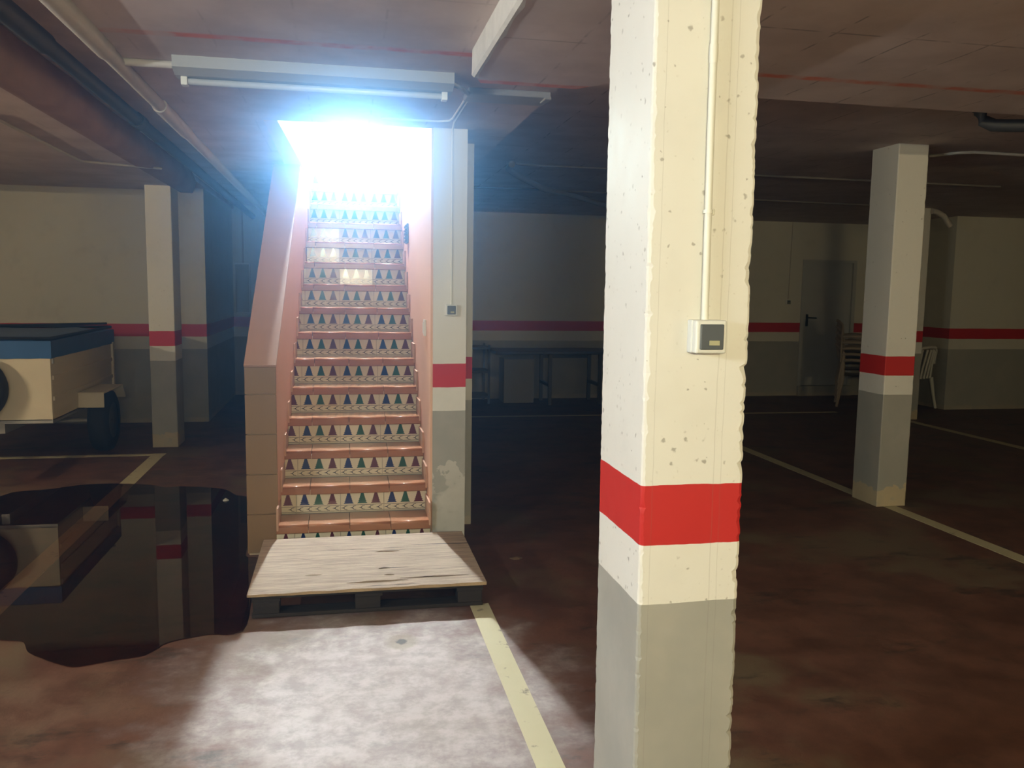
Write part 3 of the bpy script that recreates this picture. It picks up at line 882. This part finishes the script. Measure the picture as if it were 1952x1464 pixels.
pw = MB()
nx, ny = 90, 26
bx0, bx1, by0, by1 = -0.443, 0.682, 3.945, 4.825
top = []; bot = []
for j in range(ny + 1):
    for i in range(nx + 1):
        u, v = i / nx, j / ny
        x = bx0 + (bx1 - bx0) * u; y = by0 + (by1 - by0) * v
        if j == 0:
            y += 0.010 * noise.noise(Vector((x * 9, 0, 0))) + 0.005 * noise.noise(Vector((x * 40, 2, 0)))
        z = 0.1285 + 0.0022 * noise.noise(Vector((x * 2.5, y * 30, 0))) + 0.003 * noise.noise(Vector((x * 1.2, y * 1.5, 7)))
        if j <= 1: z -= 0.003 * abs(noise.noise(Vector((x * 6, 4, 1))))
        top.append((x, y, z))
        yb = y if j else by0 + 0.004 + 0.004 * noise.noise(Vector((x * 7, 9, 0)))
        bot.append((x, yb, 0.1125))
w_ = nx + 1
pw.add(top, [(j * w_ + i, j * w_ + i + 1, (j + 1) * w_ + i + 1, (j + 1) * w_ + i) for j in range(ny) for i in range(nx)], 0, True)
pw.add(bot, [(j * w_ + i, (j + 1) * w_ + i, (j + 1) * w_ + i + 1, j * w_ + i + 1) for j in range(ny) for i in range(nx)], 1, False)
edge = [i for i in range(w_)] + [j * w_ + nx for j in range(1, ny + 1)] + [ny * w_ + i for i in range(nx - 1, -1, -1)] + [j * w_ for j in range(ny - 1, 0, -1)]
EV = [top[i] for i in edge] + [bot[i] for i in edge]
ne = len(edge)
pw.add(EV, [(i, i + ne, (i + 1) % ne + ne, (i + 1) % ne) for i in range(ne)], 1)
ply = tag(pw.build('plywood_board', ['ply', 'plyedge']), 'weathered splintery plywood board lying on the pallet below the stairs', 'board')
# splits lifting from the top veneer
for (sx, sy, ln, hh) in ((0.23, 4.50, 0.13, 0.004), (0.16, 4.03, 0.30, 0.006), (0.44, 4.06, 0.34, 0.004), (0.20, 4.22, 0.06, 0.005), (0.22, 4.12, 0.05, 0.004), (-0.15, 4.17, 0.08, 0.003)):
    m_ = MB(); q = 14; V = []
    for i in range(q + 1):
        u = i / q; x = sx + ln * (u - 0.5); e_ = math.sin(math.pi * u)
        yy = sy + 0.006 * noise.noise(Vector((x * 20, sy, 0)))
        V += [(x, yy + 0.022, 0.1292), (x, yy + 0.004, 0.1300 + hh * e_), (x, yy - 0.002 * e_, 0.1300 + hh * e_), (x, yy + 0.003, 0.1282)]
    m_.add(V, [(i * 4 + k, i * 4 + 4 + k, i * 4 + 5 + k, i * 4 + 1 + k) for i in range(q) for k in range(3)], 0)
    m_.build('veneer_split', 'ply', ply)

# ------------------------------------------------------------------ trailer
tr = thing('box_trailer', (-2.92, 8.3, 0), 'cream box trailer with a blue tarpaulin parked on the left', 'trailer')
tx0, tx1, ty0, ty1, tz0, tz1 = -3.60, -2.30, 7.36, 9.26, 0.44, 0.96
bx('end_panel', (tx0, tx1, ty0, ty0 + 0.03, tz0, tz1), 'trailer', tr, 0.004)
bx('end_panel', (tx0, tx1, ty1 - 0.03, ty1, tz0, tz1), 'trailer', tr, 0.004)
for xs in (tx0, tx1 - 0.03):
    m_ = MB(); sx = 1 if xs > -3 else -1
    yA, yB = ty0 + 0.03, ty1 - 0.03
    xo = xs + 0.03 if sx > 0 else xs
    pr = [(xs, tz0), (xs + 0.03, tz0), (xs + 0.03, tz1), (xs, tz1)]
    m_.box(xs, xs + 0.03, yA, yB, tz0, tz1)
    for zz in (tz0 + 0.16, tz0 + 0.33):
        m_.box(min(xo, xo + 0.012 * sx), max(xo, xo + 0.012 * sx), yA, yB, zz, zz + 0.035)
    m_.box(min(xo, xo + 0.02 * sx), max(xo, xo + 0.02 * sx), yB - 0.05, yB, tz0, tz1)
    m_.build('side_panel', 'trailer', tr)
bx('floor_panel', (tx0, tx1, ty0, ty1, tz0 - 0.02, tz0 + 0.01), 'steel', tr)
# tarpaulin with a turned-down rim
m_ = MB(); q = 16; V = []
for j in range(q + 1):
    for i in range(q + 1):
        u, v = i / q, j / q
        x = tx0 - 0.012 + (tx1 - tx0 + 0.024) * u; y = ty0 - 0.012 + (ty1 - ty0 + 0.024) * v
        bul = min(1, 6 * min(u, 1 - u)) * min(1, 6 * min(v, 1 - v))
        z = 1.085 + 0.03 * bul + 0.012 * noise.noise(Vector((x * 3, y * 2, 0))) * bul
        V.append((x, y, z))
w2 = q + 1
m_.add(V, [(j * w2 + i, j * w2 + i + 1, (j + 1) * w2 + i + 1, (j + 1) * w2 + i) for j in range(q) for i in range(q)], 0, True)
ed = [i for i in range(w2)] + [j * w2 + q for j in range(1, w2)] + [q * w2 + i for i in range(q - 1, -1, -1)] + [j * w2 for j in range(q - 1, 0, -1)]
SK = [V[i] for i in ed] + [(V[i][0], V[i][1], 0.945 + 0.006 * noise.noise(Vector((V[i][0] * 9, V[i][1] * 9, 0)))) for i in ed]
m_.add(SK, [(i, (i + 1) % len(ed), (i + 1) % len(ed) + len(ed), i + len(ed)) for i in range(len(ed))], 0)
tarp = m_.build('tarpaulin', 'tarp', tr)
zr = 1.10
m_ = MB(); m_.tube([(tx0, ty0 + 0.06, zr), (tx1 - 0.02, ty0 + 0.06, zr), (tx1 - 0.02, ty1 + 0.02, zr + 0.01), (tx0, ty1 + 0.02, zr + 0.01), (tx0, ty0 + 0.06, zr)], 0.014, 8); m_.build('rim_cord', 'rubber', tarp)
m_ = MB(); m_.tube([(tx0, 8.95, zr + 0.03), (-2.95, 8.95, zr + 0.04), (-2.32, 9.15, zr + 0.05)], 0.012, 8); m_.build('tarp_bow', 'rubber', tr)
bx('latch', (tx1 - 0.002, tx1 + 0.012, ty0 + 0.03, ty0 + 0.06, 0.90, 0.95), 'steel', tr, 0.002)

def wheel(cx, cy, cz, w, R_, axis, parent):
    """axis 'x' or 'y'; lathe profile across the width"""
    prof = [(-w / 2, R_ * 0.58), (-w / 2, R_ * 0.86), (-w * 0.42, R_ * 0.96), (-w * 0.25, R_), (w * 0.25, R_), (w * 0.42, R_ * 0.96), (w / 2, R_ * 0.86), (w / 2, R_ * 0.58)]
    def lathe(prof, n=36):
        V = []
        for k in range(n):
            a = 2 * math.pi * k / n
            for t_, r_ in prof:
                if axis == 'x': V.append((cx + t_, cy + r_ * math.cos(a), cz + r_ * math.sin(a)))
                else: V.append((cx + r_ * math.cos(a), cy + t_, cz + r_ * math.sin(a)))
        L_ = len(prof)
        return V, [(k * L_ + i, k * L_ + i + 1, ((k + 1) % n) * L_ + i + 1, ((k + 1) % n) * L_ + i) for k in range(n) for i in range(L_ - 1)]
    mw_ = MB(); V, Fw = lathe(prof); mw_.add(V, Fw, 0, True)
    tyre = mw_.build('tyre', 'rubber', parent)
    mw_ = MB(); V, Fw = lathe([(-w * 0.40, 0.012), (-w * 0.40, R_ * 0.30), (-w * 0.25, R_ * 0.45), (-w * 0.46, R_ * 0.60), (w * 0.46, R_ * 0.60), (w * 0.25, R_ * 0.45), (w * 0.40, R_ * 0.30), (w * 0.40, 0.012)], 24)
    mw_.add(V, Fw, 0, True)
    mw_.build('wheel_rim', 'rim', tyre)
wheel(-2.185, 8.40, 0.285, 0.165, 0.285, 'x', tr)
wheel(-3.72, 8.40, 0.285, 0.165, 0.285, 'x', tr)
wheel(-2.865, 7.27, 0.71, 0.15, 0.27, 'y', tr)
for xa, xb in ((-2.30, -2.085), (-3.82, -3.60)):
    m_ = MB()
    m_.bbox(xa, xb, 8.03, 8.045, 0.45, 0.585, b=0.006); m_.bbox(xa, xb, 8.03, 8.70, 0.572, 0.587, b=0.005)
    m_.add([(xa, 8.70, 0.587), (xb, 8.70, 0.587), (xb, 8.80, 0.46), (xa, 8.80, 0.46), (xa, 8.69, 0.575), (xb, 8.69, 0.575), (xb, 8.79, 0.45), (xa, 8.79, 0.45)], [(0, 1, 2, 3), (4, 7, 6, 5), (0, 4, 5, 1), (1, 5, 6, 2), (2, 6, 7, 3), (3, 7, 4, 0)])
    m_.build('mudguard', 'trailer', tr)
m_ = MB(); m_.tube([(-3.72, 8.40, 0.285), (-2.19, 8.40, 0.285)], 0.03, 12); m_.build('axle', 'steel', tr)
for xs in (-3.2, -2.7):
    bx('chassis_rail', (xs - 0.03, xs + 0.03, 7.4, 9.2, 0.335, 0.42), 'steel', tr)
    bx('spring', (xs - 0.025, xs + 0.025, 8.2, 8.6, 0.30, 0.335), 'steel', tr)
m_ = MB(); m_.tube([(-2.95, 7.6, 0.38), (-2.95, 6.6, 0.40)], 0.035, 10); m_.build('drawbar', 'steel', tr)
m_ = MB(); m_.tube([(-2.95, 6.62, 0.40), (-2.95, 6.62, 0.0)], [0.022, 0.022], 10); m_.build('prop_leg', 'steel', tr)

# ------------------------------------------------------------------ plastic chairs
def chair(loc, rot, mat, label, group):
    r = thing('garden_chair', loc, label, 'chair', group)
    parts = []
    m_ = MB(); V = []; q = 8
    for j in range(q + 1):
        for i in range(q + 1):
            u, v = i / q - .5, j / q - .5
            V.append((u * (0.44 + 0.04 * (0.5 - v)), v * 0.42, 0.425 + 0.02 * (2 * u) ** 2 - 0.015 * v))
    ww = q + 1
    Ft = [(j * ww + i, j * ww + i + 1, (j + 1) * ww + i + 1, (j + 1) * ww + i) for j in range(q) for i in range(q)]
    m_.add(V, Ft, 0, True); m_.add([(x, y, z - 0.008) for x, y, z in V], Ft, 0, True)
    m_.box(-0.22, 0.22, -0.215, -0.205, 0.385, 0.43)
    parts.append(('seat', m_))
    m_ = MB()
    for i in range(6):
        u = i / 5 - .5
        m_.tube([(u * 0.36, 0.20, 0.42), (u * 0.40, 0.235 - 0.03 * (2 * u) ** 2, 0.60), (u * 0.42, 0.285 - 0.05 * (2 * u) ** 2, 0.82)], 0.016, 6)
    m_.tube([(-0.235, 0.22, 0.62), (-0.225, 0.235, 0.80), (-0.14, 0.275, 0.845), (0, 0.29, 0.855), (0.14, 0.275, 0.845), (0.225, 0.235, 0.80), (0.235, 0.22, 0.62)], 0.022, 8)
    parts.append(('backrest', m_))
    for s_ in (-1, 1):
        m_ = MB(); m_.tube([(s_ * 0.235, 0.22, 0.64), (s_ * 0.27, 0.10, 0.655), (s_ * 0.275, -0.12, 0.645), (s_ * 0.265, -0.20, 0.61), (s_ * 0.255, -0.215, 0.44)], [0.018, 0.024, 0.024, 0.02, 0.018], 8)
        parts.append(('armrest', m_))
        for y_, yb in ((-0.20, -0.25), (0.19, 0.255)):
            m_ = MB(); m_.tube([(s_ * 0.225, y_, 0.43), (s_ * 0.245, (y_ + yb) / 2, 0.20), (s_ * 0.268, yb, 0.0)], [0.030, 0.022, 0.018], 8)
            parts.append(('leg', m_))
    for nm, mm in parts:
        o_ = mm.build(nm, mat, r, base=(0, 0, 0))
        o_.location = (0, 0, 0)
    r.rotation_euler = (0, 0, rot)
    return r
def chair_copy(src, loc, rot, label, group):
    c = src.copy(); COL.objects.link(c); c.location = loc; c.rotation_euler = (0, 0, rot)
    tag(c, label, 'chair', group)
    for ch in src.children:
        k_ = ch.copy(); COL.objects.link(k_); k_.parent = c
    return c
c0 = chair((7.70, 10.38, 0), math.radians(200), 'plastic', 'white plastic garden chair in the corner behind the far column', None)
s0 = chair((7.06, 10.62, 0), math.radians(60), 'cane', 'tan plastic chair stacked before the grey door, bottom of its stack', 'stacked plastic chairs')
for i, nm in enumerate(('second from the bottom', 'third from the bottom', 'fourth from the bottom', 'topmost of its stack')):
    chair_copy(s0, (7.06, 10.62, 0.082 * (i + 1)), math.radians(60), 'tan plastic chair stacked before the grey door, ' + nm, 'stacked plastic chairs')

# ------------------------------------------------------------------ dark table and boxes at the back
tb = thing('long_table', (2.8, 11.3, 0), 'long dark folding table standing in shadow by the back wall', 'table')
bx('tabletop', (1.98, 3.75, 10.95, 11.62, 0.695, 0.735), 'tabletop', tb, 0.006)
for lx in (2.72, 3.42):
    for ly in (11.02, 11.54):
        bx('leg', (lx, lx + 0.045, ly, ly + 0.045, 0.0, 0.695), 'tabletop', tb)
    bx('stretcher', (lx, lx + 0.045, 11.065, 11.54, 0.25, 0.29), 'tabletop', tb)
bx('stretcher', (2.765, 3.42, 11.55, 11.58, 0.60, 0.64), 'tabletop', tb)
cbx = thing('carton', (2.36, 11.5, 0), 'pale grey carton under the left end of the dark table', 'box')
bx('carton_body', (2.16, 2.58, 11.30, 11.68, 0.0, 0.60), 'card', cbx, 0.004)
m_ = MB(); m_.add([(2.16, 11.30, 0.601), (2.58, 11.30, 0.601), (2.58, 11.40, 0.66), (2.16, 11.40, 0.66), (2.16, 11.303, 0.597), (2.58, 11.303, 0.597), (2.58, 11.403, 0.656), (2.16, 11.403, 0.656)], [(0, 1, 2, 3), (4, 7, 6, 5), (0, 4, 5, 1), (1, 5, 6, 2), (2, 6, 7, 3), (3, 7, 4, 0)])
m_.build('flap', 'card', cbx)
rk = thing('storage_rack', (1.72, 11.5, 0), 'low dark storage rack left of the dark table', 'rack')
for z_ in (0.08, 0.42, 0.74):
    bx('rack_shelf', (1.36, 1.96, 11.25, 11.7, z_, z_ + 0.03), 'tabletop', rk)
for x_ in (1.36, 1.93):
    for y_ in (11.25, 11.67):
        bx('upright', (x_, x_ + 0.03, y_, y_ + 0.03, 0, 0.80), 'tabletop', rk)

# ------------------------------------------------------------------ litter on the floor
def scrap(name, cx, cy, r_, h_, mat, label, cat, seed, z0=0.0):
    m_ = MB(); V = [(cx, cy, z0 + h_)]; n_ = 11
    for i in range(n_):
        a = 2 * math.pi * i / n_
        q = r_ * (0.7 + 0.5 * noise.noise(Vector((seed, i * 1.7, 0))))
        V.append((cx + q * math.cos(a), cy + 0.7 * q * math.sin(a), z0 + h_ * (0.35 + 0.6 * abs(noise.noise(Vector((seed, i * 2.3, 3)))))))
    for i in range(n_):
        x_, y_, _ = V[1 + i]; V.append((x_, y_, z0 + 0.0005))
    m_.add(V, [(0, 1 + i, 1 + (i + 1) % n_) for i in range(n_)] + [(1 + i, 1 + n_ + i, 1 + n_ + (i + 1) % n_, 1 + (i + 1) % n_) for i in range(n_)] + [tuple(range(2 * n_, n_, -1))])
    return tag(m_.build(name, mat), label, cat)
M['leaf'] = plain('dry_leaf_brown', (0.16, 0.10, 0.05), 0.8, 0.3, 20.0)
M['scrap'] = plain('white_scrap', (0.55, 0.52, 0.47), 0.7, 0.2, 20.0)
scrap('dry_leaf', 0.98, 4.66, 0.045, 0.014, 'leaf', 'small curled brown leaf on the floor right of the pallet', 'leaf', 2.2)
scrap('paper_scrap', -0.837, 6.27, 0.030, 0.022, 'scrap', 'small pale scrap lying in the puddle near the tiled parapet', 'scrap', 5.1)
